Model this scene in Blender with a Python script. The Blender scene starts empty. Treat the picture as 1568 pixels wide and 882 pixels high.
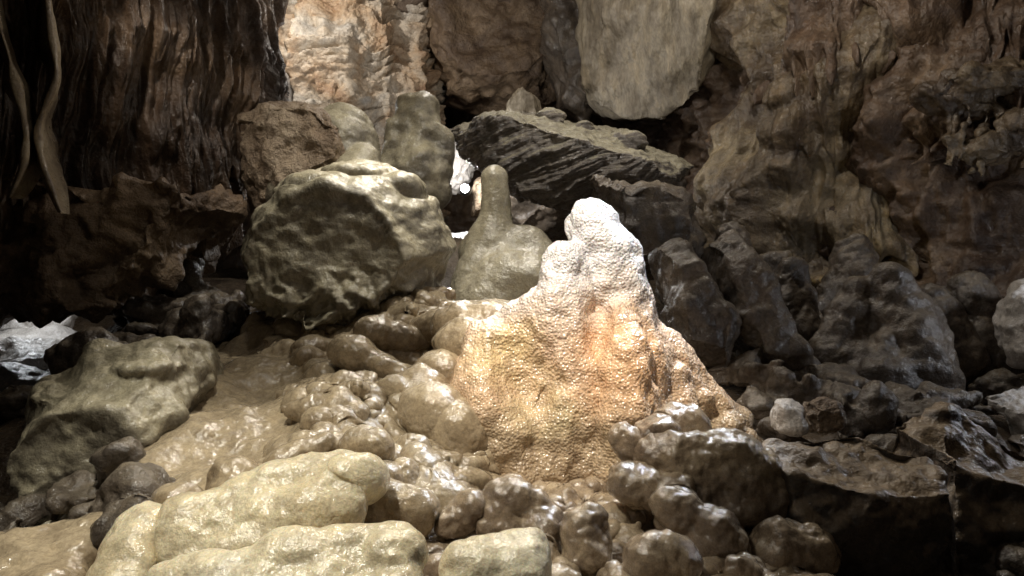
import bpy, bmesh, math, random
import numpy as np
from mathutils import Vector, Euler, Matrix

random.seed(7); rng=np.random.RandomState(11)
scene=bpy.context.scene
# ------------------------------------------------------------------ noise
perm=rng.permutation(256); perm=np.concatenate([perm,perm,perm])
grad=rng.normal(size=(256,3)); grad/=np.linalg.norm(grad,axis=1)[:,None]
jit=rng.rand(256,3)
def _h(i,j,k): return perm[(perm[(perm[i&255]+j)&255]+k)&255]
def pn(P):
    P=np.asarray(P,float); I=np.floor(P).astype(int); F=P-I
    U=F*F*F*(F*(F*6-15)+10); out=0
    for a in (0,1):
        for b in (0,1):
            for c in (0,1):
                g=grad[_h(I[:,0]+a,I[:,1]+b,I[:,2]+c)]
                d=F-np.array([a,b,c])
                w=(U[:,0] if a else 1-U[:,0])*(U[:,1] if b else 1-U[:,1])*(U[:,2] if c else 1-U[:,2])
                out=out+w*(g*d).sum(1)
    return out*1.6
def fbm(P,o=4,g=.5):
    s=0;a=1;n=0
    for i in range(o):
        s=s+a*pn(P*(2**i)+17.3*i); n+=a; a*=g
    return s/n
def ridge(P,o=3):
    s=0;a=1;n=0
    for i in range(o):
        s=s+a*(1-np.abs(pn(P*(2**i)+9.1*i)))**2; n+=a; a*=.5
    return s/n
def voro(P):
    P=np.asarray(P,float); I=np.floor(P).astype(int)
    f1=np.full(len(P),9.)
    for a in (-1,0,1):
        for b in (-1,0,1):
            for c in (-1,0,1):
                J=I+np.array([a,b,c]); q=J+jit[_h(J[:,0],J[:,1],J[:,2])]
                f1=np.minimum(f1,((q-P)**2).sum(1))
    return np.sqrt(f1)
def dome(P): 
    f1=voro(P); return np.sqrt(np.clip(1-f1*f1,0,1))
def warp(P,a,s): return P+a*np.c_[pn(P*s),pn(P*s+7.7),pn(P*s+3.3)]

# ------------------------------------------------------------------ mesh helpers
def finish(name,me,mat,center=True):
    ob=bpy.data.objects.new(name,me); scene.collection.objects.link(ob)
    if center:
        n=len(me.vertices); co=np.empty(n*3); me.vertices.foreach_get('co',co); co=co.reshape(-1,3)
        c=(co.min(0)+co.max(0))/2; co-=c; me.vertices.foreach_set('co',co.ravel()); ob.location=c
    me.polygons.foreach_set('use_smooth',[True]*len(me.polygons))
    me.materials.clear(); me.materials.append(mat); me.update()
    return ob
def ell(bm,c,r,rot=(0,0,0),sub=3):
    M=Matrix.Translation(c)@Euler(rot).to_matrix().to_4x4()@Matrix.Diagonal((*r,1))
    bmesh.ops.create_icosphere(bm,subdivisions=sub,radius=1,matrix=M)
def hull(bm,pts):
    vs=[bm.verts.new(p) for p in pts]
    r=bmesh.ops.convex_hull(bm,input=vs)
    junk=[e for e in r['geom_interior'] if isinstance(e,bmesh.types.BMVert)]
    if junk: bmesh.ops.delete(bm,geom=junk,context='VERTS')
_sp=[]
for i in range(70):
    ph=math.acos(1-2*(i+.5)/70); th=math.pi*(1+5**.5)*i
    _sp.append((math.cos(th)*math.sin(ph),math.sin(th)*math.sin(ph),math.cos(ph)))
def cap(bm,*balls):
    pts=[]
    for c,r in balls:
        for s in _sp: pts.append((c[0]+s[0]*r,c[1]+s[1]*r,c[2]+s[2]*r))
    hull(bm,pts)
def remesh(bm,voxel,smooth):
    me=bpy.data.meshes.new('m'); bmesh.ops.recalc_face_normals(bm,faces=bm.faces[:]); bm.to_mesh(me); bm.free()
    ob=bpy.data.objects.new('tmp',me); scene.collection.objects.link(ob)
    m=ob.modifiers.new('r','REMESH'); m.mode='VOXEL'; m.voxel_size=voxel; m.adaptivity=0
    if smooth:
        m=ob.modifiers.new('s','SMOOTH'); m.factor=.5; m.iterations=smooth
    dg=bpy.context.evaluated_depsgraph_get(); dg.update()
    out=bpy.data.meshes.new_from_object(ob.evaluated_get(dg))
    bpy.data.objects.remove(ob); bpy.data.meshes.remove(me)
    return out
def displace(me,fn):
    n=len(me.vertices); co=np.empty(n*3); me.vertices.foreach_get('co',co); co=co.reshape(-1,3)
    no=np.empty(n*3); me.vertex_normals.foreach_get('vector',no); no=no.reshape(-1,3)
    co=co+no*fn(co,no)[:,None]
    me.vertices.foreach_set('co',co.ravel()); me.update()
def rough_fn(a=.04,s=2.5,a2=.012,s2=11,dom=0,ds=8):
    def f(P,N):
        d=a*fbm(P*s,4)*2-a*.6*ridge(P*s*1.7+5,3)+a2*fbm(P*s2,3)*2
        if dom: d=d+dom*dome(warp(P,.06,3)*ds)
        return d
    return f
def flow_fn(a=.03,s=3,dom=.03,ds=9,a2=.004,s2=40):
    def f(P,N):
        return a*fbm(P*s,3)*2+dom*dome(warp(P,.05,5)*ds)+a2*fbm(P*s2,2)
    return f
def boulder(name,outline,y,depth,mat,extra=(),voxel=.015,smooth=3,fn=None,front=.6,fshift=(0,0),back=.75,lean=0):
    o=np.array(outline,float); c=o.mean(0); pts=[]
    for (sc,yy,sh) in ((front,y-depth*.5,fshift),(.9,y-depth*.25,(fshift[0]*.5,fshift[1]*.5)),(1,y,(0,0)),(back,y+depth*.6,(0,0))):
        for q in o:
            p=c+(q-c)*sc+np.array(sh); pts.append((p[0],yy+lean*(p[1]-c[1]),p[1]))
    bm=bmesh.new(); hull(bm,pts)
    for e in extra: ell(bm,*e)
    me=remesh(bm,voxel,smooth); displace(me,fn or rough_fn())
    return finish(name,me,mat)

# ------------------------------------------------------------------ materials
def rock_mat(name,cols,top=None,top_lo=.35,top_hi=.8,scale=1.5,stretch=(1,1,1),rough=(.35,.65),bump=.5,
             fine=60,pop=0,popd=.006,stri=None,sub=0,streak=0,spec=.5,coat=0,extra=None,bd=.05):
    m=bpy.data.materials.new(name); m.use_nodes=True; nt=m.node_tree; N=nt.nodes; L=nt.links
    b=N['Principled BSDF']
    geo=N.new('ShaderNodeNewGeometry')
    mp=N.new('ShaderNodeMapping'); mp.inputs['Scale'].default_value=stretch; L.new(geo.outputs['Position'],mp.inputs[0])
    def noise(sc,det=4,ro=.6,dist=0,src=mp):
        n=N.new('ShaderNodeTexNoise'); n.inputs['Scale'].default_value=sc; n.inputs['Detail'].default_value=det
        n.inputs['Roughness'].default_value=ro; n.inputs['Distortion'].default_value=dist
        L.new(src.outputs[0],n.inputs['Vector']); return n
    def ramp(src,st):
        r=N.new('ShaderNodeValToRGB'); e=r.color_ramp.elements
        while len(e)<len(st): e.new(.5)
        for k,(p,c) in enumerate(st): e[k].position=p; e[k].color=(*c,1) if len(c)==3 else c
        L.new(src,r.inputs[0]); return r
    def mix(f,a,bb,mode='MIX'):
        x=N.new('ShaderNodeMix'); x.data_type='RGBA'; x.blend_type=mode
        if isinstance(f,float): x.inputs[0].default_value=f
        else: L.new(f,x.inputs[0])
        for s,v in ((6,a),(7,bb)):
            if isinstance(v,tuple): x.inputs[s].default_value=(*v,1)
            else: L.new(v,x.inputs[s])
        return x.outputs[2]
    n1=noise(scale,5,.62,.4)
    k=len(cols); st=[(.33+.34*i/(k-1),c) for i,c in enumerate(cols)]
    col=ramp(n1.outputs[0],st).outputs[0]
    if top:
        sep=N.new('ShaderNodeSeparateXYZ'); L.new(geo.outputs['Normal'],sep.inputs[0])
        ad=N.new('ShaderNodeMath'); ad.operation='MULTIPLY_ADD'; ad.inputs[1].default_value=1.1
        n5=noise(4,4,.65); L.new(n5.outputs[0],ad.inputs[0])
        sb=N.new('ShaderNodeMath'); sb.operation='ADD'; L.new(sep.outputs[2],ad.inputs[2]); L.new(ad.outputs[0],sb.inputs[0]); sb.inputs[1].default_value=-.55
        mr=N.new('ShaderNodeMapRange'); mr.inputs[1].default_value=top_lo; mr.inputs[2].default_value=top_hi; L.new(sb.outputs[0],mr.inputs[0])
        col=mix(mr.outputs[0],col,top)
    if extra: col=extra(N,L,geo,mix,ramp,noise,col)
    n2=noise(scale*7,4,.7); col=mix(.7,col,ramp(n2.outputs[0],[(.3,(.5,.46,.43)),(.52,(.97,.97,.97)),(.72,(1.25,1.22,1.17))]).outputs[0],'MULTIPLY')
    n3=noise(scale*45,1,.7); col=mix(.4,col,ramp(n3.outputs[0],[(.35,(.6,.57,.55)),(.55,(1,1,1)),(.7,(1.2,1.2,1.2))]).outputs[0],'MULTIPLY')
    if streak:
        mp2=N.new('ShaderNodeMapping'); mp2.inputs['Scale'].default_value=(9,9,.7); L.new(geo.outputs['Position'],mp2.inputs[0])
        n4=noise(1,3,.6,.3,mp2); col=mix(float(streak),col,ramp(n4.outputs[0],[(.35,(.35,.3,.27)),(.5,(1,1,1)),(.68,(1.7,1.6,1.45))]).outputs[0],'MULTIPLY')
    L.new(col,b.inputs['Base Color'])
    rr=ramp(n2.outputs[0],[(.35,(rough[1],)*3),(.62,(rough[0],)*3)]); L.new(rr.outputs[0],b.inputs['Roughness'])
    b.inputs['Specular IOR Level'].default_value=spec
    last=None
    def addb(h,dist,strg):
        nonlocal last
        x=N.new('ShaderNodeBump'); x.inputs['Distance'].default_value=dist; x.inputs['Strength'].default_value=strg
        L.new(h,x.inputs['Height'])
        if last: L.new(last,x.inputs['Normal'])
        last=x.outputs[0]
    addb(noise(scale*6,6,.62).outputs[0],bd,bump)
    addb(noise(fine,2,.6).outputs[0],.006,bump)
    if pop:
        v=N.new('ShaderNodeTexVoronoi'); v.feature='SMOOTH_F1'; v.inputs['Scale'].default_value=pop; v.inputs['Smoothness'].default_value=.5
        L.new(geo.outputs['Position'],v.inputs['Vector'])
        inv=N.new('ShaderNodeMath'); inv.operation='MULTIPLY'; inv.inputs[1].default_value=-1; L.new(v.outputs['Distance'],inv.inputs[0])
        addb(inv.outputs[0],popd,1.0)
    if stri:
        mp3=N.new('ShaderNodeMapping'); mp3.inputs['Rotation'].default_value=stri[0]; mp3.inputs['Scale'].default_value=(1.5,1.5,stri[1]); L.new(geo.outputs['Position'],mp3.inputs[0])
        addb(noise(1,5,.7,.2,mp3).outputs[0],.04,1.0)
    L.new(last,b.inputs['Normal'])
    if coat:
        b.inputs['Coat Weight'].default_value=coat; b.inputs['Coat Roughness'].default_value=.13; L.new(last,b.inputs['Coat Normal'])
    if sub:
        b.inputs['Subsurface Weight'].default_value=sub; b.inputs['Subsurface Radius'].default_value=(1,.6,.3); b.inputs['Subsurface Scale'].default_value=.02
    return m

def stal_col(N,L,geo,mix,ramp,noise,col):
    sep=N.new('ShaderNodeSeparateXYZ'); L.new(geo.outputs['Position'],sep.inputs[0])
    n=noise(3.5,4,.6)
    ad=N.new('ShaderNodeMath'); ad.operation='MULTIPLY_ADD'; ad.inputs[1].default_value=.5; L.new(n.outputs[0],ad.inputs[0]); L.new(sep.outputs[2],ad.inputs[2])
    mr=N.new('ShaderNodeMapRange'); mr.inputs[1].default_value=.95; mr.inputs[2].default_value=2.05; L.new(ad.outputs[0],mr.inputs[0])
    r=ramp(mr.outputs[0],[(0,(.42,.31,.2)),(.2,(.56,.43,.28)),(.38,(.72,.51,.33)),(.55,(.82,.61,.44)),(.7,(.88,.77,.68)),(.84,(.92,.91,.92))])  # mineral tones by height; the lamp's whitening of the tip is painted in
    c=r.outputs[0]
    def spot(c,p,rad,cc,a=.75):
        d=N.new('ShaderNodeVectorMath'); d.operation='DISTANCE'; L.new(geo.outputs['Position'],d.inputs[0]); d.inputs[1].default_value=p
        ad=N.new('ShaderNodeMath'); ad.operation='MULTIPLY_ADD'; ad.inputs[1].default_value=.25; L.new(n.outputs[0],ad.inputs[0]); L.new(d.outputs['Value'],ad.inputs[2])
        m2=N.new('ShaderNodeMapRange'); m2.inputs[1].default_value=rad+.12; m2.inputs[2].default_value=rad*.3+.12; m2.inputs[3].default_value=0; m2.inputs[4].default_value=a; L.new(ad.outputs[0],m2.inputs[0])
        return mix(m2.outputs[0],c,cc)
    c=spot(c,(-.05,2.78,1.28),.2,(.7,.54,.26),.7)
    c=spot(c,(.1,2.68,1.12),.17,(.52,.44,.23),.75)
    c=spot(c,(.42,2.78,1.22),.27,(.88,.55,.31),.75)
    return c

M_stal=rock_mat('calcite_stalagmite',[(.5,.4,.3),(.6,.5,.4)],scale=2.5,rough=(.1,.28),bump=.2,fine=90,pop=95,popd=.006,sub=.12,coat=.6,extra=stal_col,bd=.03)
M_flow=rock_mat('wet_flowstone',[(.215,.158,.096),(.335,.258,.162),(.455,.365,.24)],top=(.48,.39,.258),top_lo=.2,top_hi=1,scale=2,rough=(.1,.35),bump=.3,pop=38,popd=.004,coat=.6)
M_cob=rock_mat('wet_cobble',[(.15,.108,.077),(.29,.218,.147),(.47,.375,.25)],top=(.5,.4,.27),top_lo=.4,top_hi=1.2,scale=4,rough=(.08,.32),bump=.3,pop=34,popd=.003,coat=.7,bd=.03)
M_cream=rock_mat('cream_calcite',[(.68,.58,.38),(.82,.73,.51),(.88,.82,.63)],scale=2.5,rough=(.18,.42),bump=.25,sub=.25,coat=.3)
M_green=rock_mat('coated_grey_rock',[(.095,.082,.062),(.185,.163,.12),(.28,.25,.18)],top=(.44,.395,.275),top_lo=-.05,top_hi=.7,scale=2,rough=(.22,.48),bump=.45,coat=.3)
M_palecoat=rock_mat('pale_coated_calcite',[(.28,.25,.175),(.4,.36,.26),(.5,.455,.335)],scale=2.5,rough=(.18,.42),bump=.3,coat=.4)
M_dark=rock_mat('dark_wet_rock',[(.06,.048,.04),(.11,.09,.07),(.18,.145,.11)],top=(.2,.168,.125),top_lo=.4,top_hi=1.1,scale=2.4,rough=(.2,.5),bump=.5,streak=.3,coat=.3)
M_browntop=rock_mat('brown_topped_rock',[(.04,.033,.028),(.075,.06,.047),(.12,.095,.07)],top=(.33,.255,.17),top_lo=.2,top_hi=.6,scale=2.4,rough=(.2,.5),bump=.45,coat=.2)  # brown on up-facing faces, near-black elsewhere
M_brown=rock_mat('brown_rock',[(.1,.065,.042),(.19,.13,.08),(.3,.215,.135)],scale=2.2,rough=(.35,.65),bump=.9)
M_tan=rock_mat('tan_rock',[(.2,.14,.09),(.33,.25,.17),(.45,.36,.26)],scale=2.5,rough=(.35,.65),bump=.9)
M_pale=rock_mat('pale_limestone',[(.16,.135,.1),(.26,.225,.165),(.36,.315,.235)],scale=1.3,stretch=(1,1,.4),rough=(.4,.7),bump=.7,streak=.45)
M_wall=rock_mat('cave_wall_rock',[(.06,.038,.026),(.125,.083,.055),(.21,.15,.1)],scale=1.3,rough=(.28,.6),bump=.9,streak=.35,coat=.15)
M_wallflow=rock_mat('wall_flowstone',[(.085,.06,.04),(.18,.138,.088),(.33,.27,.175)],scale=1.5,rough=(.2,.5),bump=.8,streak=.45,coat=.25)
M_drape=rock_mat('drapery_flowstone',[(.04,.025,.017),(.095,.063,.041),(.18,.125,.082)],scale=1.6,rough=(.28,.52),bump=.7,streak=.6,coat=.1)
M_ribbon=rock_mat('pale_drapery',[(.12,.085,.055),(.3,.235,.155),(.52,.44,.31)],scale=4,rough=(.25,.45),bump=.4)
M_col=rock_mat('column_calcite',[(.24,.135,.07),(.36,.255,.16),(.41,.345,.265),(.4,.375,.335)],scale=1.5,rough=(.4,.7),bump=1.0,fine=30)
M_slate=rock_mat('layered_slab_rock',[(.09,.076,.065),(.17,.146,.12),(.25,.22,.18)],top=(.3,.27,.19),top_lo=.35,top_hi=.7,scale=1.8,rough=(.2,.5),bump=.6,stri=((0,.28,0),45),coat=.2)
M_floor=rock_mat('cave_floor_rock',[(.05,.038,.028),(.11,.082,.055),(.18,.14,.095)],scale=2,rough=(.2,.5),bump=.7)
M_ceil=rock_mat('cave_ceiling_rock',[(.07,.05,.035),(.14,.1,.07),(.2,.15,.11)],scale=.9,rough=(.5,.8),bump=.9)
M_white=rock_mat('white_calcite',[(.45,.42,.38),(.65,.62,.59)],scale=3,rough=(.2,.45),bump=.5,coat=.3)

# ------------------------------------------------------------------ cave floor
CP=np.array([(-.89,2.3,.84),(-1.21,2.8,.93),(-1.32,3.4,1.10),(-1.37,4,1.25),(-.5,3.9,1.36),(-.58,2.9,1.03),(-.3,2.5,.82),
(-.08,2.75,.72),(.35,2.7,.72),(.4,2.1,.66),(-.15,2.0,.67),(1.0,2.9,.8),(1.66,3.6,.88),(2.4,4,.9),(2.8,3.4,.75),(-2.8,4,.8),(-1.82,2.6,.62),
(.27,4.5,1.4),(-.45,6,1.95),(1.13,4,1.05),(2.3,5.5,1.4),(-2.07,4.8,1.38),(-4.2,6,1.0),(-4,4.5,.85),(0,9,1.9),(-3,9,1.6),(3,8,1.8),(5,5,1.2),
(0,12,2),(5,12,2),(-5,12,1.8),(0,0,.2),(-2,0,.2),(2,0,.2),(-4,1,.2),(4,1,.2),(0,1.3,.5),(-1,1.5,.55),(1,1.7,.52),(1.8,2.6,.6),(1.3,2.2,.55),(2,1.5,.4),(-1.8,1.7,.5),(.6,3.2,.85),(0,3.4,1.0)])
def H(x,y):
    x=np.asarray(x,float); y=np.asarray(y,float); num=0; den=0
    for cx,cy,cz in CP:
        w=1/((x-cx)**2+(y-cy)**2+.04)**2
        num=num+w*cz; den=den+w
    return num/den
def grid_mesh(name,X,Y,Z,flip=False):
    n,m=X.shape; co=np.stack([X,Y,Z],-1).reshape(-1,3)
    i=np.arange(n*m).reshape(n,m); f=np.stack([i[:-1,:-1],i[1:,:-1],i[1:,1:],i[:-1,1:]],-1).reshape(-1,4)
    if flip: f=f[:,::-1]
    me=bpy.data.meshes.new(name); me.from_pydata(co.tolist(),[],f.tolist()); return me
xs=np.linspace(-7,7,420); ys=np.concatenate([np.linspace(-2.5,1.4,40)[:-1],np.linspace(1.4,5.5,180)[:-1],np.linspace(5.5,14,120)])
X,Y=np.meshgrid(xs,ys,indexing='ij'); P=np.c_[X.ravel(),Y.ravel(),0*X.ravel()]
Z=H(X,Y)+(.09*fbm(P*2,4)+.05*dome(P*4)+.03*dome(P*9)-.07).reshape(X.shape)
Z=Z-.16*np.exp(-(((X+.1)/1.6)**4+((Y-2.7)/1.5)**4))
me=grid_mesh('cave_floor',X,Y,Z); finish('cave_floor',me,M_floor)
xs=np.linspace(-8,8,260); ys=np.linspace(-2.5,14,260); X,Y=np.meshgrid(xs,ys,indexing='ij'); P=np.c_[X.ravel(),Y.ravel(),0*X.ravel()]
Z=5.3+(.9*fbm(P*.5,4)-.4*ridge(P*.8,4)+.15*fbm(P*3,3)).reshape(X.shape)
finish('cave_ceiling',grid_mesh('cave_ceiling',X,Y,Z,True),M_ceil)

# ------------------------------------------------------------------ wall sheets
def path_interp(path,ns):
    p=np.array(path,float); d=np.r_[0,np.cumsum(np.linalg.norm(np.diff(p,axis=0),axis=1))]
    s=np.linspace(0,d[-1],ns); q=np.c_[np.interp(s,d,p[:,0]),np.interp(s,d,p[:,1])]
    k=max(3,ns//25); ker=np.hanning(k+2)[1:-1]; ker/=ker.sum()
    for j in (0,1): q[:,j]=np.convolve(np.pad(q[:,j],(k//2,k-1-k//2),'edge'),ker,'valid')
    t=np.gradient(q,axis=0); t/=np.linalg.norm(t,axis=1)[:,None]
    return s,q,np.c_[t[:,1],-t[:,0]]
def sheet(name,path,z0,z1,ns,nz,off,mat):
    s,q,nr=path_interp(path,ns); z=np.linspace(z0,z1,nz)
    Sg,Zg=np.meshgrid(s,z,indexing='ij'); o=off(Sg.ravel(),Zg.ravel()).reshape(Sg.shape)
    X=q[:,0][:,None]+nr[:,0][:,None]*o; Y=q[:,1][:,None]+nr[:,1][:,None]*o
    return finish(name,grid_mesh(name,X,Y,Zg),mat)
def back_off(s,z):
    P=np.c_[s,0*s,z]; return .9*fbm(P*.4+3,4)+.35*ridge(P*.9,4)+.1*fbm(P*4,3)
sheet('cave_back_wall',[(-8,9),(-5,11),(0,11.2),(3,11),(5,9)],.8,7,420,220,back_off,M_wall)
def left_off(s,z):
    P=np.c_[s,0*s,z]; return .5*fbm(P*.6+9,4)+.2*ridge(P*1.4,4)
sheet('cave_side_wall',[(-5.5,-2),(-5.6,3),(-5.3,7),(-6,11)],0,7,300,180,left_off,M_wall)
def right_off(s,z):
    P=np.c_[s,0*s,z]; W=P+.12*np.c_[pn(P*2),0*s,pn(P*2+5)]
    ribs=ridge(np.c_[W[:,0]*4+.5*pn(P*1.1),0*s+2,z*.5],3)
    lump=fbm(P*.9+5,4)
    m=np.clip(.5+2.2*pn(np.c_[s*1.1,0*s+4,z*.9]),0,1)
    cr=ridge(W*1.7+3,4)
    return .7*lump+.22*ribs*m+.3*cr*(1-m)+.09*dome(W*4.5)*(1-m)+.12*fbm(P*6,4)+.3*np.clip(1.9-z,0,1)
sheet('cave_right_wall',[(1.7,10.5),(1.7,8.2),(2.1,7.0),(2.5,6.3),(2.95,5.8),(3.4,5.15),(4.1,4.4),(4.6,3),(4.8,1),(4.9,-2)],.3,6.5,700,380,right_off,M_wall)

# ------------------------------------------------------------------ drapery
def drapery(name,path,ztop,zb,mat,ns=620,nz=240,seed=0,amp=.13,fr=5,pend=.32,back=.9,lumpy=.25,mod=False,sharp=0):
    s,q,nr=path_interp(path,ns); t=np.linspace(0,1,nz)
    sl=np.linspace(0,1,ns); zbot=np.interp(sl,[a for a,_ in zb],[b for _,b in zb])
    r0=ridge(np.c_[s*fr,0*s+seed,0*s],2)+.3*pn(np.c_[s*fr*3,0*s+seed+4,0*s]); zbot=zbot-pend*np.clip(r0-.4,0,1)**1.3*1.4
    T,_=np.meshgrid(t,s); Sg=np.repeat(s[:,None],nz,1)
    tt=np.clip(T/.86,0,1); Zg=ztop+(zbot[:,None]-ztop)*tt
    cu=np.clip((T-.86)/.14,0,1); Zg=Zg+cu*.35
    Pf=np.c_[Sg.ravel(),0*Sg.ravel()+seed,Zg.ravel()]
    w=.12*pn(Pf*np.array([1.3,1,.9]))+.03*pn(Pf*4)
    a=ridge(np.c_[Pf[:,0]*fr+w*fr,Pf[:,1],Pf[:,2]*.35],2)
    a2=ridge(np.c_[Pf[:,0]*fr*2.6+w*fr*2,Pf[:,1]+3,Pf[:,2]*.5],2)
    mm=np.clip(.55+1.8*pn(Pf*np.array([.9,1,1.3])+8),.1,1) if mod else 1
    o=(amp*2*(a-.5)+amp*.7*(a2-.5))*mm+lumpy*fbm(Pf*1.1,3)+.03*fbm(Pf*9,3)+.06*dome(Pf*np.array([6,1,3]))*np.clip(pn(Pf*1.5)*2+.6,0,1)
    if mod: o=o+(1-mm)*(.12*fbm(Pf*5,4)+.1*ridge(warp(Pf,.1,2)*2.2,3))
    if sharp:
        sx=Pf[:,0]*fr*1.7+w*8; tier=(Pf[:,2]*1.7+.6*pn(np.c_[sx*1.3,Pf[:,1]+6,Pf[:,2]*.3])+.5*pn(np.c_[Pf[:,0]*1.5,Pf[:,1],Pf[:,2]*.2]))%1
        o=o+sharp*np.clip(1-tier,0,1)**.6*np.clip(tier*9,0,1)*ridge(np.c_[sx,Pf[:,1]+9,Pf[:,2]*.4],2)
    o=o.reshape(Sg.shape)-.12*tt**8-back*cu**.8
    X=q[:,0][:,None]+nr[:,0][:,None]*o; Y=q[:,1][:,None]+nr[:,1][:,None]*o
    return finish(name,grid_mesh(name,X,Y,Zg),mat)
drapery('hanging_flowstone_drapery',[(-4.6,2.6),(-3.2,3.4),(-2.5,3.85),(-2.1,4.3),(-1.75,4.75),(-1.72,5.2),(-2.2,5.9),(-3,6.6)],4.6,
        [(0,1.9),(.25,1.95),(.4,1.95),(.5,2.0),(.56,2.15),(.62,2.6),(.8,2.7),(1,2.7)],M_drape,ns=760,nz=330,amp=.11,fr=7,pend=.5,sharp=.08)
drapery('hanging_flowstone_drapery',[(-4.4,3.3),(-3.3,3.75),(-2.75,3.95),(-2.35,4.25),(-2.0,4.75),(-2.1,5.5),(-2.8,6)],2.6,
        [(0,1.6),(.3,1.65),(.5,1.75),(.6,1.8),(.7,1.95),(1,2)],M_drape,ns=520,nz=150,seed=11,amp=.08,fr=9,pend=.4,sharp=.08)
drapery('wall_flowstone_drapery',[(1.95,7.0),(2.0,6.3),(2.2,5.85),(2.5,5.65),(2.85,5.6),(3.1,5.7),(3.3,6.2)],4.3,[(0,1.7),(.5,1.75),(1,1.8)],M_wallflow,ns=420,nz=260,seed=21,amp=.06,fr=4,pend=.3,back=.5,lumpy=.7,mod=True,sharp=.05)
drapery('wall_flowstone_drapery',[(2.75,5.7),(2.85,5.2),(3.0,4.95),(3.3,4.8),(3.7,4.5),(4.1,4.2),(4.4,3.4)],4.4,[(0,2.75),(.3,2.6),(.5,2.75),(.7,2.5),(1,2.5)],M_wall,ns=460,nz=200,seed=33,amp=.05,fr=6,pend=.4,back=.7,lumpy=.8,mod=True,sharp=.06)
drapery('wall_flowstone_drapery',[(2.1,6.4),(2.2,5.75),(2.4,5.5),(2.65,5.45),(2.9,5.55),(3.0,5.9)],4.4,[(0,3.4),(.4,3.15),(.6,3.35),(1,3.1)],M_wall,ns=300,nz=160,seed=45,amp=.05,fr=7,pend=.4,back=.5,lumpy=.5,mod=True)
bm=bmesh.new()
for e in [((3.3,4.75,2.85),(.5,.25,.14)),((3.0,4.9,2.72),(.3,.2,.1),(0,.3,0)),((3.6,4.5,3.05),(.4,.25,.12),(0,-.3,0)),((3.45,4.6,2.55),(.35,.22,.12)),((3.15,4.75,2.4),(.2,.15,.1)),((3.75,4.4,2.75),(.25,.2,.2))]: ell(bm,*e)
for i in range(40):
    x=random.uniform(2.85,3.9); y=4.85-.45*(x-2.85)+random.uniform(-.08,.06); z=random.uniform(2.4,2.75); l=random.uniform(.08,.25)
    cap(bm,((x,y,z),random.uniform(.02,.05)),((x,y,z-l),.008))
me=remesh(bm,.011,4); displace(me,rough_fn(.06,3,.02,9)); finish('stalactite_ledge',me,M_wallflow)

boulder('rock_ledge',[(-4.6,1.25),(-2.95,1.3),(-2.2,1.37),(-1.95,1.6),(-1.62,1.95),(-1.7,2.1),(-2.6,2.1),(-4.6,2.1)],4.4,1.1,M_brown,
        extra=[((-2.4,4.0,1.58),(.3,.25,.2)),((-2.05,4.15,1.72),(.22,.2,.18)),((-2.9,3.9,1.62),(.35,.3,.28)),((-2.3,3.95,1.42),(.2,.15,.08))],
        voxel=.016,smooth=2,fn=rough_fn(.13,2.6,.03,9),front=.93)
def fold(name,pts,w,depth=.5):
    p=np.array(pts,float); n=220; u=np.linspace(0,len(p)-1,n); k=np.arange(len(p))
    c=np.stack([np.interp(u,k,p[:,j]) for j in range(3)],1)
    ker=np.hanning(45)[1:-1];ker/=ker.sum()
    for j in range(3): c[:,j]=np.convolve(np.pad(c[:,j],21,'edge'),ker,'valid')
    nn=fbm(np.c_[c[:,2]*5,c[:,2]*0,c[:,2]*0+pts[0][0]*9],3); n2=pn(np.c_[c[:,2]*11,c[:,2]*0+3,c[:,2]*0])
    rows=[]
    for i,cc in enumerate(c):
        a=i/(n-1); ww=w*(.9+1.1*nn[i])*(1-.8*a**5)*(.4+.6*min(1,a*3)); d=depth*(1-.8*a**4)
        row=[]
        prof=[(0,.5),(-.02,.35),(-.025,.0),(-.02,-.35),(0,-.5),(.04,-.42),(.1,-.28),(.3,-.5),(1,-1.2),(1,1.2),(.3,.5),(.1,.28),(.04,.42),(0,.5)]
        for v,h in prof:
            bx=cc[0]+.004*n2[i]; wob=.05*math.sin(cc[2]*5+v*4)*v
            row.append((bx+h*ww*.85-.52*v*d+wob,cc[1]+h*ww*.5+.85*v*d,cc[2]+.15*v*(1-a)))
        rows.append(row)
    R=np.array(rows); o=finish(name,grid_mesh(name,R[:,:,0],R[:,:,1],R[:,:,2]),M_ribbon); return o
fold('drapery_curtain',[(-2.5,3.45,3.6),(-2.33,3.3,2.74),(-2.24,3.3,2.45),(-2.19,3.3,2.2),(-2.2,3.3,2.05),(-2.27,3.3,1.9)],.034)
fold('drapery_curtain',[(-2.3,3.5,3.6),(-2.11,3.35,2.65),(-2.08,3.35,2.47),(-2.18,3.35,2.24),(-2.15,3.35,2.06),(-2.06,3.35,1.83)],.036)

# ------------------------------------------------------------------ column in the back
sl=np.linspace(0,2*math.pi,620); z=np.linspace(2.0,7,520); T,Zg=np.meshgrid(sl,z,indexing='ij')
C=np.c_[np.cos(T).ravel(),np.sin(T).ravel(),Zg.ravel()]
W=warp(C,.25,2.2)
saw=(W[:,2]*6)%1; mk=.3+1.2*np.clip(pn(C*2.3)+.4,0,1)
r=.9+.2*fbm(C*np.array([1.2,1.2,.5]),3)*2+.35*(ridge(C*np.array([1.8,1.8,.25])+4,2)-.5)+.11*saw*mk+.12*fbm(C*6,4)+.13*dome(W*np.array([5,5,9]))-.12*np.clip(3.6-C[:,2],0,1)
r=r.reshape(T.shape); X=-1.95+r*np.cos(T); Y=9.2+r*np.sin(T)
finish('flowstone_column',grid_mesh('c',X,Y,Zg),M_col)
boulder('pale_stone',[(-2.75,3.2),(-2.72,3.75),(-2.6,4.0),(-2.42,3.8),(-2.4,3.5),(-2.45,3.2)],7.9,.4,M_white,voxel=.018,smooth=2,fn=rough_fn(.06,3,.02,9))

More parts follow.
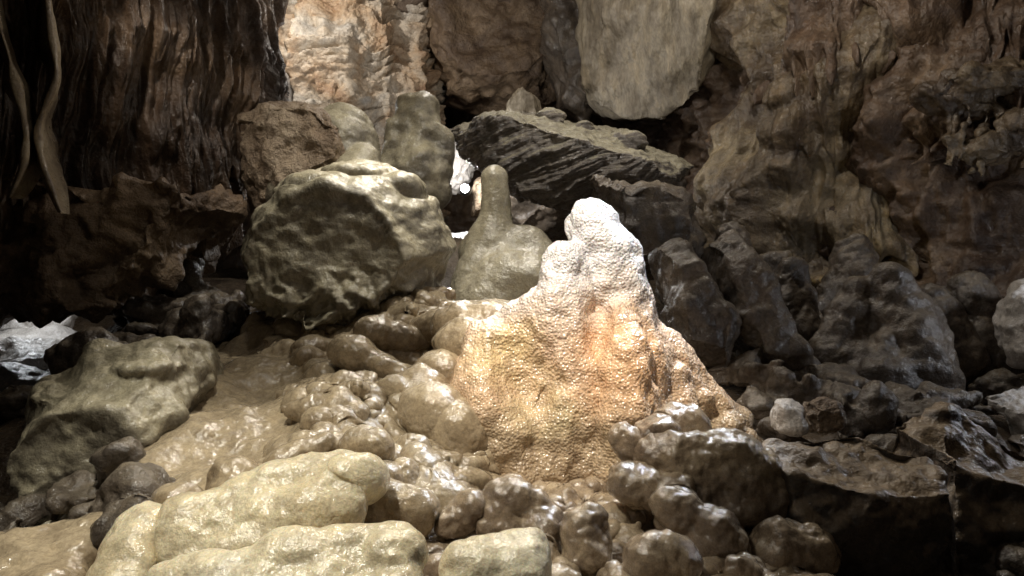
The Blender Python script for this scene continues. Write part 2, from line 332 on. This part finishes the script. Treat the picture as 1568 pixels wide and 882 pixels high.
# ------------------------------------------------------------------ ceiling block and back boulders
bm=bmesh.new()
hull(bm,[(.6,7.4,5.4),(.62,7.4,4.2),(.6,7.3,3.63),(.74,7.3,3.33),(1.1,7.1,3.13),(1.42,6.9,3.04),(1.7,6.6,3.25),(1.75,6.3,4.0),(1.9,6.2,5.2),(2.05,7.3,3.5),(2.55,7.5,4.1),(2.8,7.6,5.4),
         (.8,6.9,4.0),(.85,6.8,5.2),(.8,8.6,3.5),(2.2,8.6,3.6),(.8,8.8,5.4),(2.8,8.8,5.4),(1.3,6.75,3.35)])
me=remesh(bm,.02,3)
displace(me,lambda P,N:.16*fbm(P*1.2,3)-.1*ridge(warp(P,.2,1.2)*np.array([1.6,1.6,.8]),3)+.03*fbm(P*7,3)); finish('hanging_boulder',me,M_pale)
boulder('brown_boulder',[(-1.3,5.6),(-1.2,4.4),(-.9,3.75),(-.2,3.65),(.45,3.75),(.9,4.2),(1.0,5.6)],9.3,1.6,M_brown,voxel=.025,smooth=4,fn=rough_fn(.2,1.1,.03,5))
boulder('dark_boulder',[(.25,5.2),(.3,4.2),(.5,3.4),(.9,3.1),(1.1,4.2),(1.0,5.2)],8.4,1.2,M_dark,voxel=.025,smooth=4,fn=rough_fn(.12,1.1,.03,6))
boulder('pale_stone',[(-.1,3.15),(.0,3.36),(.1,3.45),(.27,3.3),(.33,3.05),(-.05,3.05)],7.0,.5,M_pale,voxel=.015,smooth=1,fn=rough_fn(.03,3,.01,10))
boulder('dark_boulder',[(-.3,2.4),(-.2,3.0),(.4,3.1),(1.2,2.9),(1.9,2.8),(2.0,2.2),(0,2.0)],7.6,1.0,M_dark,voxel=.025,smooth=3,fn=rough_fn(.1,1.8,.02,8))
boulder('pale_stone',[(-.95,2.3),(-.85,3.0),(-.6,3.2),(-.38,3.05),(-.36,2.75),(-.5,2.5)],7.6,.5,M_white,voxel=.015,smooth=2,fn=rough_fn(.08,3,.02,9))
boulder('pale_stone',[(-.42,2.2),(-.38,2.6),(-.25,2.62),(-.1,2.4),(-.1,2.2)],7.4,.4,M_tan,voxel=.015,smooth=2,fn=rough_fn(.06,3,.02,9))

bm=bmesh.new()
hull(bm,[(-.46,5.7,2.74),(-.42,5.5,2.54),(-.1,5.1,2.72),(.06,6.2,2.97),(.42,6.3,2.95),(.9,6.2,2.85),(1.43,5.7,2.46),(1.12,6.3,2.74),
         (.95,5.0,2.36),(1.1,5.1,2.27),(.72,5.6,2.0),(.05,5.3,2.2),(-.1,5.2,2.42),(-.1,6,2.3),(1.1,6.2,2.1)])
for e in [((.3,5.6,2.8),(.12,.12,.07)),((-.34,5.6,2.62),(.1,.15,.12)),((.55,5.7,2.76),(.1,.12,.06)),((.9,5.6,2.62),(.15,.15,.08))]: ell(bm,*e)
me=remesh(bm,.011,1)
def slabfn(P,N):
    h=P[:,2]-.28*P[:,0]+.1*P[:,1]+.04*fbm(P*3,3)
    st=pn(np.c_[P[:,0]*2.2,P[:,1]*2.2,h*28])+.7*pn(np.c_[P[:,0]*5,P[:,1]*5,h*70])
    side=np.clip(1-N[:,2]*1.4,0,1)
    return .028*st*side+.07*fbm(P*3,4)+.025*fbm(P*12,3)
displace(me,slabfn); finish('tilted_rock_slab',me,M_slate)

# ------------------------------------------------------------------ left-centre boulder group
boulder('brown_angular_rock',[(-1.97,2.60),(-1.82,2.75),(-1.3,2.72),(-1.05,2.55),(-1.1,2.2),(-1.45,2.05),(-1.72,1.86),(-1.88,2.3)],4.9,.9,M_tan,
        voxel=.012,smooth=1,fn=rough_fn(.05,3,.02,10),front=.55,fshift=(.22,.02))
bm=bmesh.new()
cap(bm,((-1.1,4.75,2.48),.19),((-1.02,4.7,2.2),.2),((-1.3,4.75,2.2),.2)); cap(bm,((-1.3,4.75,2.45),.12),((-1.35,4.7,2.1),.2)); cap(bm,((-.95,4.6,2.3),.1),((-1.0,4.5,2.1),.16))
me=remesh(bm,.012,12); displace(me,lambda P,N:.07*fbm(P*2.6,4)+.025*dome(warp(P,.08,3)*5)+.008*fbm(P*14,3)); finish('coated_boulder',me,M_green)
def bigfn(P,N):
    W=warp(P,.1,3)
    return .09*fbm(P*2.2,4)-.03*ridge(W*2.6,3)+.045*dome(W*4.2)*np.clip(N[:,2]+.2,0,1)+.014*dome(W*11)*np.clip(N[:,2]+.1,0,1)+np.clip(1.66-P[:,2],0,.3)*.6*(ridge(W*6,4)-.65)+.01*fbm(P*16,3)
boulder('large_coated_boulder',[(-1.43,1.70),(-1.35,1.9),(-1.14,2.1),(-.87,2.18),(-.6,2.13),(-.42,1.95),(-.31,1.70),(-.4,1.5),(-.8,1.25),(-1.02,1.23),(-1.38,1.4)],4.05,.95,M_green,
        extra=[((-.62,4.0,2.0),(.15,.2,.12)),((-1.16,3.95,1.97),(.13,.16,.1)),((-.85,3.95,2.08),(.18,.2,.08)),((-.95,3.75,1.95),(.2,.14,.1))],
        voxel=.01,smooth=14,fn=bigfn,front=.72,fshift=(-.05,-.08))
bm=bmesh.new()
cap(bm,((-.66,5.05,2.64),.17),((-.66,5.05,2.2),.25)); cap(bm,((-.53,5.0,2.5),.1),((-.53,5.0,2.2),.13)); cap(bm,((-.78,4.98,2.58),.1),((-.8,5,2.2),.15))
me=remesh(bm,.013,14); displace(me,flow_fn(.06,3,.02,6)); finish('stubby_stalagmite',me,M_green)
bm=bmesh.new()
cap(bm,((-.105,4.6,2.18),.095),((-.1,4.6,1.85),.105)); cap(bm,((-.1,4.6,1.95),.1),((-.14,4.6,1.7),.17))
cap(bm,((-.1,4.6,1.78),.12),((.12,4.55,1.78),.1),((.2,4.5,1.5),.2),((-.2,4.5,1.5),.17)); cap(bm,((-.05,4.4,1.62),.1),((.12,4.42,1.5),.2),((-.15,4.42,1.4),.2))
me=remesh(bm,.009,22); displace(me,lambda P,N:.02*fbm(P*4,3)+(.05*fbm(P*3,3)+.025*dome(warp(P,.06,4)*5))*np.clip((1.92-P[:,2])*5,0,1)+.003*fbm(P*30,2)); finish('small_stalagmite',me,M_palecoat)

# ------------------------------------------------------------------ main stalagmite
bm=bmesh.new()
A=[((.34,3.05,1.755),.122),((.395,3.06,1.64),.148),((.43,3.07,1.4),.17),((.43,3.08,1.1),.27),((.45,3.1,.8),.36)]
for a,b in zip(A,A[1:]): cap(bm,a,b)
B=[((.22,2.95,1.615),.092),((.205,2.94,1.45),.13),((.18,2.95,1.25),.19),((.15,2.95,.85),.28)]
for a,b in zip(B,B[1:]): cap(bm,a,b)
cap(bm,((-.09,2.91,1.26),.12),((-.07,2.86,.98),.2),((.0,2.86,.78),.21))
cap(bm,((-.1,2.97,1.28),.09),((.12,2.97,1.42),.1),((.2,2.9,1.1),.2))
cap(bm,((.5,3.1,1.42),.07),((.9,3.2,.88),.14),((.5,3.1,.9),.25))
cap(bm,((.9,3.2,.9),.1),((1.02,3.2,.78),.08),((.8,3.1,.75),.15))
cap(bm,((.42,2.91,1.38),.08),((.44,2.77,1.16),.10),((.47,2.78,.8),.16))
cap(bm,((.65,3.02,1.12),.08),((.68,2.95,.8),.16))
ell(bm,(.9,3.05,.93),(.07,.06,.05)); ell(bm,(.8,3.03,1.03),(.05,.04,.05)); ell(bm,(.98,3.08,.85),(.07,.06,.06))
me=remesh(bm,.0058,22)
def stfn(P,N):
    Q=warp(P,.01,18)
    hol=np.exp(-(((P[:,0]-.1)/.1)**2+((P[:,2]-1.13)/.14)**2))*np.clip(-N[:,1],0,1)
    riv=ridge(np.c_[P[:,0]*7,P[:,1]*7,P[:,2]*1.6],2)
    return .06*fbm(P*4.5,3)+.02*riv+.016*dome(warp(P,.04,6)*np.array([9,9,6]))+.007*dome(Q*np.array([38,38,28]))*(.4+.9*np.clip(pn(P*6)+.5,0,1))+.003*fbm(P*60,2)-.03-.07*hol
displace(me,stfn); finish('stalagmite',me,M_stal)

# ------------------------------------------------------------------ flowstone mound and rubble
def lump(bm,x,y,r,k=.25,hf=None,flat=(.5,.9)):
    a=r*random.uniform(.9,1.6); b=r*random.uniform(.7,1.2); c=r*random.uniform(*flat)
    zz=float((hf or H)(np.array(x),np.array(y)))+c*k
    M=Matrix.Translation((x,y,zz))@Euler((random.uniform(-.5,.5),random.uniform(-.5,.5),random.uniform(0,3.1))).to_matrix().to_4x4()
    pts=[]
    for i in range(random.randint(9,15)):
        v=Vector((random.gauss(0,1),random.gauss(0,1),random.gauss(0,1))).normalized()*random.uniform(.85,1.25)
        pts.append(M@Vector((v.x*a,v.y*b,v.z*c)))
    hull(bm,pts)
def inpoly(x,y,poly):
    c=False; n=len(poly)
    for i in range(n):
        x1,y1=poly[i]; x2,y2=poly[i-1]
        if (y1>y)!=(y2>y) and x<(x2-x1)*(y-y1)/(y2-y1)+x1: c=not c
    return c
def scatter(bm,poly,n,r0,r1,k=.3,hf=None,flat=(.5,.9)):
    xs=[p[0] for p in poly]; ys=[p[1] for p in poly]; c=0; g=0
    while c<n and g<n*30:
        g+=1; x=random.uniform(min(xs),max(xs)); y=random.uniform(min(ys),max(ys))
        if inpoly(x,y,poly): lump(bm,x,y,r0+(r1-r0)*random.random()**2,k,hf,flat); c+=1
def solid_height(bm,x0,x1,y0,y1,f,n=60,m=60,bot=.35):
    xs=np.linspace(x0,x1,n);ys=np.linspace(y0,y1,m);X,Y=np.meshgrid(xs,ys,indexing='ij');Z=f(X,Y)
    tv=[[bm.verts.new((X[i,j],Y[i,j],Z[i,j])) for j in range(m)] for i in range(n)]
    bv=[[bm.verts.new((X[i,j],Y[i,j],Z.min()-bot)) for j in range(m)] for i in range(n)]
    for i in range(n-1):
        for j in range(m-1):
            bm.faces.new((tv[i][j],tv[i+1][j],tv[i+1][j+1],tv[i][j+1])); bm.faces.new((bv[i][j],bv[i][j+1],bv[i+1][j+1],bv[i+1][j]))
    for i in range(n-1):
        bm.faces.new((tv[i][0],bv[i][0],bv[i+1][0],tv[i+1][0])); bm.faces.new((tv[i][m-1],tv[i+1][m-1],bv[i+1][m-1],bv[i][m-1]))
    for j in range(m-1):
        bm.faces.new((tv[0][j],tv[0][j+1],bv[0][j+1],bv[0][j])); bm.faces.new((tv[n-1][j],bv[n-1][j],bv[n-1][j+1],tv[n-1][j+1]))
def moundf(X,Y):
    d=np.sqrt(((X+.72)/.95)**2+((Y-3.2)/1.1)**2)
    return H(X,Y)+.06-.5*np.clip(d-.8,0,1)**1.2
bm=bmesh.new(); solid_height(bm,-1.75,.15,2.1,4.3,moundf)
scatter(bm,[(-1.0,3.6),(-.7,3.95),(-.1,3.9),(-.15,2.75),(-.75,2.8)],150,.03,.11,.1,moundf,(.35,.65))
scatter(bm,[(-.85,2.9),(-.15,2.9),(-.15,2.3),(-.65,2.2)],110,.025,.08,.3,moundf,(.4,.8))
scatter(bm,[(-1.5,4.1),(-.8,4.0),(-.7,3.6),(-1.5,3.6)],14,.08,.16,-.3,moundf)
for e in [((-.28,3.05,1.14),(.1,.12,.08)),((-.36,2.95,1.08),(.09,.09,.07)),((-.3,2.8,1.0),(.08,.08,.09)),((-.32,3.5,1.31),(.16,.12,.07)),((-.55,3.4,1.28),(.17,.08,.05),(0,.2,.5)),((-.6,3.15,1.18),(.16,.06,.05),(0,.3,-.3)),
          ((-.2,2.75,.9),(.08,.08,.12)),((-.24,2.7,.8),(.1,.08,.1)),((-.12,3.3,1.34),(.2,.15,.08)),((-.2,3.1,1.26),(.12,.1,.07))]: ell(bm,*e)
me=remesh(bm,.008,11)
def moundd(P,N):
    m=np.clip((P[:,0]+1.05)/.3,0,1)
    W=warp(P,.08,5)
    return .045*fbm(P*3,4)*2+.05*dome(warp(P,.15,2)*2.4)+m*(.03*dome(W*np.array([7,7,9]))+.011*dome(W*17))+.003*fbm(P*30,2)-.04
displace(me,moundd); finish('flowstone_mound',me,M_flow)

rubf=lambda X,Y:H(X,Y)+.0-.3*np.clip(((X-.25)/1.0)**4+((Y-2.25)/.65)**4-.7,0,1)
bm=bmesh.new(); solid_height(bm,-.75,1.25,1.6,2.9,rubf)
PR=[(-.5,1.7),(.95,1.7),(1.1,2.5),(.8,2.75),(-.3,2.65),(-.6,2.2)]
scatter(bm,PR,420,.018,.055,.55,rubf)
scatter(bm,PR,38,.05,.085,.35,rubf)
for e in [((.38,2.48,.985),(.055,.055,.055)),((.49,2.5,1.0),(.075,.06,.05)),((.58,2.55,1.02),(.09,.07,.045))]: ell(bm,*e)
cap(bm,((.5,2.42,.93),.07),((.72,2.42,.92),.1),((.84,2.4,.82),.09),((.66,2.42,.8),.1))
cap(bm,((.36,2.38,.88),.05),((.5,2.33,.84),.06)); cap(bm,((.5,2.25,.83),.05),((.62,2.2,.76),.07),((.55,2.25,.7),.07)); cap(bm,((.0,2.24,.83),.06),((.06,2.22,.79),.07),((-.05,2.2,.77),.05))
cap(bm,((.22,2.12,.82),.045),((.22,2.1,.74),.065)); cap(bm,((.38,2.0,.75),.05),((.46,2.02,.74),.05)); cap(bm,((-.19,2.2,.79),.04),((-.13,2.22,.82),.04)); cap(bm,((.8,2.2,.72),.06),((.9,2.2,.72),.06))
me=remesh(bm,.0062,6)
displace(me,lambda P,N:.055*fbm(P*7,4)+.018*dome(warp(P,.05,7)*13)+.006*dome(warp(P,.03,9)*30)+.004*fbm(P*35,3)); finish('rock_rubble',me,M_cob)

# ------------------------------------------------------------------ foreground slabs
def slab(name,pts,mat,extra=(),voxel=.008,smooth=12,fn=None):
    bm=bmesh.new(); hull(bm,pts)
    for e in extra: ell(bm,*e)
    me=remesh(bm,voxel,smooth); displace(me,fn or (lambda P,N:.04*fbm(P*4.5,3)+.012*dome(warp(P,.05,6)*9)+.003*fbm(P*30,2))); return finish(name,me,mat)
def pillow(name,mat,balls,extra=(),voxel=.0065,smooth=12,fn=None):
    bm=bmesh.new()
    for b in balls: cap(bm,*b)
    for e in extra: ell(bm,*e)
    me=remesh(bm,voxel,smooth); displace(me,fn or (lambda P,N:.05*fbm(P*4.5,4)+.014*dome(warp(P,.05,6)*9)+.003*dome(warp(P,.03,9)*22)+.0015*fbm(P*30,2))); return finish(name,me,mat)
pillow('cream_calcite_slab',M_cream,[[((-.88,1.98,.88),.055),((-.49,2.14,.975),.055),((-.47,2.0,.88),.06),((-.84,1.92,.76),.07),((-.5,2.0,.75),.08)]],
     extra=[((-.45,2.1,.955),(.075,.08,.07)),((-.7,2.07,.94),(.12,.06,.05),(0,-.2,.3))],smooth=18)
pillow('cream_calcite_slab',M_cream,[[((-.78,1.68,.82),.05),((-.28,1.76,.89),.05),((-.25,1.64,.82),.05),((-.75,1.58,.72),.07),((-.26,1.6,.7),.07)]],
     extra=[((-.28,1.72,.88),(.08,.08,.06)),((-.5,1.72,.87),(.12,.07,.05))],smooth=18)
pillow('cream_calcite_slab',M_cream,[[((-.1,1.8,.8),.06),((.04,1.86,.84),.045),((.03,1.76,.8),.05),((-.08,1.75,.7),.07),((.03,1.76,.7),.07)]])
pillow('cream_calcite_slab',M_cream,[[((-1.0,1.98,.83),.07),((-1.0,1.85,.7),.08)]])
pillow('coated_slab',M_flow,[[((-1.6,1.95,.72),.08),((-1.2,2.05,.78),.08),((-1.15,1.8,.7),.08),((-1.6,1.7,.6),.09)]])
pillow('coated_slab',M_cob,[[((.45,1.72,.70),.06),((.85,1.82,.71),.07),((.9,1.7,.62),.07),((.45,1.65,.6),.07)]])
pillow('rounded_stones',M_flow,[[((-.86,2.25,.93),.06),((-.84,2.22,.85),.08)],[((-.72,2.33,.93),.05),((-.6,2.38,.99),.04)],[((-.5,2.38,.97),.07),((-.45,2.36,.97),.06)],[((-1.02,2.15,.8),.08),((-.95,2.1,.85),.07)],[((-.62,2.3,.9),.07),((-.3,2.2,.82),.07)],[((-.35,2.35,.9),.05),((-.32,2.3,.8),.06)]])

def flutefn(P,N):
    W=warp(P,.06,4)
    return .09*fbm(P*2.6,4)-.04*ridge(W*2.5,3)+.02*dome(W*6)*np.clip(N[:,2]+.4,0,1)+.03*ridge(np.c_[P[:,0]*9,P[:,1]*9,P[:,2]*2],2)*np.clip(P[:,0]+1.5,0,.3)*3+np.clip(.95-P[:,2],0,.3)*.4*(ridge(P*8,3)-.6)+.008*fbm(P*20,3)
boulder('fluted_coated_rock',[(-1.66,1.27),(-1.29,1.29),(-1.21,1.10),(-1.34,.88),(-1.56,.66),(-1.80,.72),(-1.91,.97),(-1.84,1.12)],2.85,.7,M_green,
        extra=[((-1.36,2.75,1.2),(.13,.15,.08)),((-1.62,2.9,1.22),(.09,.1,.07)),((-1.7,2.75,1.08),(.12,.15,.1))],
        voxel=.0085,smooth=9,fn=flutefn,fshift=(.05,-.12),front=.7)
bm=bmesh.new()
scatter(bm,[(-2.6,3.4),(-1.5,3.3),(-1.4,4.6),(-2.6,4.6)],60,.06,.2,k=.5)
scatter(bm,[(-2.6,2.2),(-1.0,2.0),(-1.2,2.6),(-1.9,3.0)],55,.05,.13,k=.5)
for e in [((-1.62,3.8,1.33),(.1,.1,.14)),((-1.75,3.9,1.25),(.14,.12,.12)),((-2.02,4.6,1.6),(.07,.07,.14)),((-2.1,4.6,1.5),(.1,.1,.1)),((-1.85,3.2,1.2),(.2,.1,.1))]: ell(bm,*e)
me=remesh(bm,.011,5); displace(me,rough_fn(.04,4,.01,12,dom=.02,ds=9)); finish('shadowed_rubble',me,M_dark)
bm=bmesh.new()
for e in [((-3.6,5.4,1.0),(.6,.5,.2)),((-3.2,5.0,.95),(.4,.3,.16)),((-3.9,5.9,1.3),(.4,.3,.3)),((-2.95,4.5,.9),(.3,.2,.12),(0,.3,0))]: ell(bm,*e)
me=remesh(bm,.02,3); displace(me,rough_fn(.05,3,.01,10)); finish('white_flowstone',me,M_white)

# ------------------------------------------------------------------ right side
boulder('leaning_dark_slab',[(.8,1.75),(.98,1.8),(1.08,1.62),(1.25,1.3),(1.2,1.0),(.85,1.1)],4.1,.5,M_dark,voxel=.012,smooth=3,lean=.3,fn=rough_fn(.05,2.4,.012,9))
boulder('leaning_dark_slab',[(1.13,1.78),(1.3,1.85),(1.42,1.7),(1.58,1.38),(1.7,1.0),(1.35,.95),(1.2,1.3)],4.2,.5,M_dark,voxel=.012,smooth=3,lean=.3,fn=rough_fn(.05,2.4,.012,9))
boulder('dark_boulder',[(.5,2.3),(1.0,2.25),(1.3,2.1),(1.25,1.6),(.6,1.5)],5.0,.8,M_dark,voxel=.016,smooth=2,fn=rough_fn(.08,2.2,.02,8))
bm=bmesh.new()
cap(bm,((1.95,4.15,1.5),.09),((1.85,4.15,1.1),.2)); cap(bm,((2.12,4.1,1.52),.12),((2.2,4.1,1.3),.19),((2.2,4.0,1.05),.24)); cap(bm,((2.0,3.95,1.2),.09),((2.0,3.95,1.0),.2)); cap(bm,((2.5,4.3,1.45),.1),((2.55,4.3,1.1),.2))
me=remesh(bm,.012,10); displace(me,lambda P,N:.1*fbm(P*2.5,4)+.025*dome(warp(P,.08,3)*5)-.03*ridge(warp(P,.1,2)*4,3)+.008*fbm(P*14,3)); finish('dome_stalagmite',me,M_dark)
bm=bmesh.new()
scatter(bm,[(1.1,3.3),(2.9,3.2),(3.2,4.8),(1.4,4.8)],130,.05,.2,k=.5)
scatter(bm,[(1.6,4.8),(3.2,4.8),(2.9,5.9),(1.2,6)],60,.1,.28,k=.6)
scatter(bm,[(.9,2.2),(2.2,2.1),(2.6,3.3),(1.1,3.2)],110,.03,.11,k=.4)
for c in [((1.15,4.9,2.05),(1.15,4.9,1.6),.09),((1.45,4.8,1.85),(1.45,4.8,1.5),.13),((1.75,4.6,1.6),(1.75,4.6,1.2),.13),((2.75,4.4,1.5),(2.8,4.4,1.1),.16),((2.3,4.9,1.75),(2.3,4.9,1.3),.16),((1.65,3.3,1.04),(1.65,3.3,.95),.06)]:
    cap(bm,(c[0],c[2]*.8),(c[1],c[2]*1.6))
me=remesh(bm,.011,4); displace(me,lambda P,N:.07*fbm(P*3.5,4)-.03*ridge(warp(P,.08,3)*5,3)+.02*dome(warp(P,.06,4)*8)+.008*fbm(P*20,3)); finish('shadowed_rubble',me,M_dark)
slab('flat_topped_slab',[(.82,2.5,.97),(.86,2.3,.92),(1.2,2.55,1.0),(1.42,2.45,.93),(1.1,2.2,.88),(1.36,2.25,.87),(.9,2.2,.6),(1.4,2.2,.55),(1.45,2.5,.6),(.85,2.6,.6)],M_browntop,smooth=2,fn=rough_fn(.035,3.5,.006,14))
slab('dark_slab',[(1.45,2.8,.98),(1.68,2.85,1.06),(2.1,2.75,.8),(1.5,2.5,.92),(1.95,2.4,.75),(1.5,2.4,.4),(2.2,2.5,.4),(2.2,2.9,.4),(1.4,2.9,.4)],M_browntop,smooth=2,fn=rough_fn(.05,2.5,.01,10))
boulder('white_calcite_stone',[(1.05,.97),(1.07,1.04),(1.12,1.05),(1.17,1.01),(1.16,.93),(1.06,.92)],2.95,.15,M_white,voxel=.006,smooth=3,fn=flow_fn(.03,7,.01,20))
boulder('brown_stone',[(1.18,.98),(1.2,1.05),(1.33,1.04),(1.35,.97),(1.3,.9),(1.2,.9)],2.98,.15,M_tan,voxel=.006,smooth=0,fn=rough_fn(.02,8,.006,30))
slab('white_calcite_slab',[(2.3,3.6,.97),(2.55,3.6,1.04),(2.9,3.5,.92),(2.35,3.2,.9),(2.8,3.1,.72),(2.4,3.2,.5),(2.9,3.2,.5)],M_white,voxel=.01,smooth=3,fn=rough_fn(.05,4,.012,12))
boulder('white_calcite_stone',[(2.6,1.3),(2.64,1.46),(2.75,1.56),(3.1,1.5),(3.1,1.1),(2.7,1.1)],3.85,.3,M_white,voxel=.01,smooth=3,fn=flow_fn(.05,5,.03,12))

# ------------------------------------------------------------------ lamps
def emis(name,col,st):
    m=bpy.data.materials.new(name); m.use_nodes=True; nt=m.node_tree; b=nt.nodes['Principled BSDF']
    b.inputs['Emission Color'].default_value=(*col,1); b.inputs['Emission Strength'].default_value=st; b.inputs['Base Color'].default_value=(.8,.8,.8,1); return m
M_bulb=emis('lamp_glass',(.9,.95,1),60)
M_metal=bpy.data.materials.new('lamp_housing'); M_metal.use_nodes=True; M_metal.node_tree.nodes['Principled BSDF'].inputs['Base Color'].default_value=(.05,.05,.05,1)
def lamp_fixture(loc,r):
    e=bpy.data.objects.new('cave_lamp',None); scene.collection.objects.link(e); e.location=loc
    bm=bmesh.new(); bmesh.ops.create_icosphere(bm,subdivisions=3,radius=r); me=bpy.data.meshes.new('bulb'); bm.to_mesh(me); bm.free()
    o=finish('bulb',me,M_bulb,False); o.parent=e
    bm=bmesh.new(); bmesh.ops.create_cone(bm,segments=24,radius1=r*1.5,radius2=r*.9,depth=r*2.2,cap_ends=True,matrix=Matrix.Translation((0,r*1.6,0))@Matrix.Rotation(math.radians(90),4,'X'))
    me=bpy.data.meshes.new('housing'); bm.to_mesh(me); bm.free(); o=finish('housing',me,M_metal,False); o.parent=e
lamp_fixture((-.445,6.9,2.44),.04)

def light(kind,loc,energy,col,rad=.1,target=None,angle=60,blend=.8):
    l=bpy.data.lights.new('lamp_light',kind); l.energy=energy; l.color=col; l.shadow_soft_size=rad
    o=bpy.data.objects.new('lamp_light',l); scene.collection.objects.link(o); o.location=loc
    if kind=='SPOT': l.spot_size=math.radians(angle); l.spot_blend=blend
    if target is not None: o.rotation_euler=(Vector(target)-Vector(loc)).to_track_quat('-Z','Y').to_euler()
    return o
light('SPOT',(-.1,1.7,3.5),400,(1,.9,.77),.06,(.28,2.95,1.3),36,.9)
light('SPOT',(1.3,4.0,3.6),520,(.74,.84,1),.06,(.45,3.1,1.4),34,.8)
light('SPOT',(-.3,4.6,3.9),170,(1,.94,.84),.07,(-.2,2.6,.9),75,.8)  # added back light, gives the wet mound its glints
light('SPOT',(-.9,1.5,3.0),185,(1,.95,.83),.08,(-.75,2.0,.9),70,.9)
light('SPOT',(-.4,3.0,4.1),210,(1,.95,.85),.08,(-.8,4.3,1.9),56,.9)
light('SPOT',(-2.0,3.2,3.5),35,(1,.9,.78),.06,(-1.8,4.6,2.3),45,.9)  # added spot to brighten the left face of the brown rock
light('SPOT',(.5,3.6,3.9),190,(1,.96,.9),.1,(.5,5.4,2.5),55,.9)  # added spot, lifts the tilted slab out of the dark
light('POINT',(-.9,2.4,3.6),13,(1,.93,.82),.1)
light('POINT',(1.7,4.4,3.9),46,(1,.92,.8),.08)
light('POINT',(-.3,5.6,4.2),70,(1,.94,.86),.12)
light('SPOT',(-2.5,6.6,4.6),190,(1,.95,.88),.08,(-1.95,9,4.2),80,.8)
light('POINT',(-2.55,7.4,3.7),10,(.9,.95,1),.05)
light('POINT',(-.43,6.75,2.5),45,(.97,.96,.95),.03)
light('POINT',(-3.5,5.3,1.6),12,(.9,.95,1),.08)
light('POINT',(2.3,5.0,1.75),5,(1,.75,.3),.04)
light('POINT',(3.0,3.4,1.7),18,(.85,.9,1),.06)
light('POINT',(0,.2,2.2),3,(1,.95,.88),.3)  # added weak fill above the camera, stands for no cave lamp

w=bpy.data.worlds.new('World'); scene.world=w; w.use_nodes=True
w.node_tree.nodes['Background'].inputs[0].default_value=(.5,.55,.6,1); w.node_tree.nodes['Background'].inputs[1].default_value=.01
cam=bpy.data.cameras.new('camera'); cam.lens=25.7; cam.sensor_width=36; cam.clip_end=200; cam.clip_start=.02
co=bpy.data.objects.new('camera',cam); scene.collection.objects.link(co); co.location=(0,0,1.5); co.rotation_euler=(math.radians(90),0,0)
scene.camera=co
scene.view_settings.view_transform='Standard'; scene.view_settings.look='None'; scene.view_settings.exposure=0
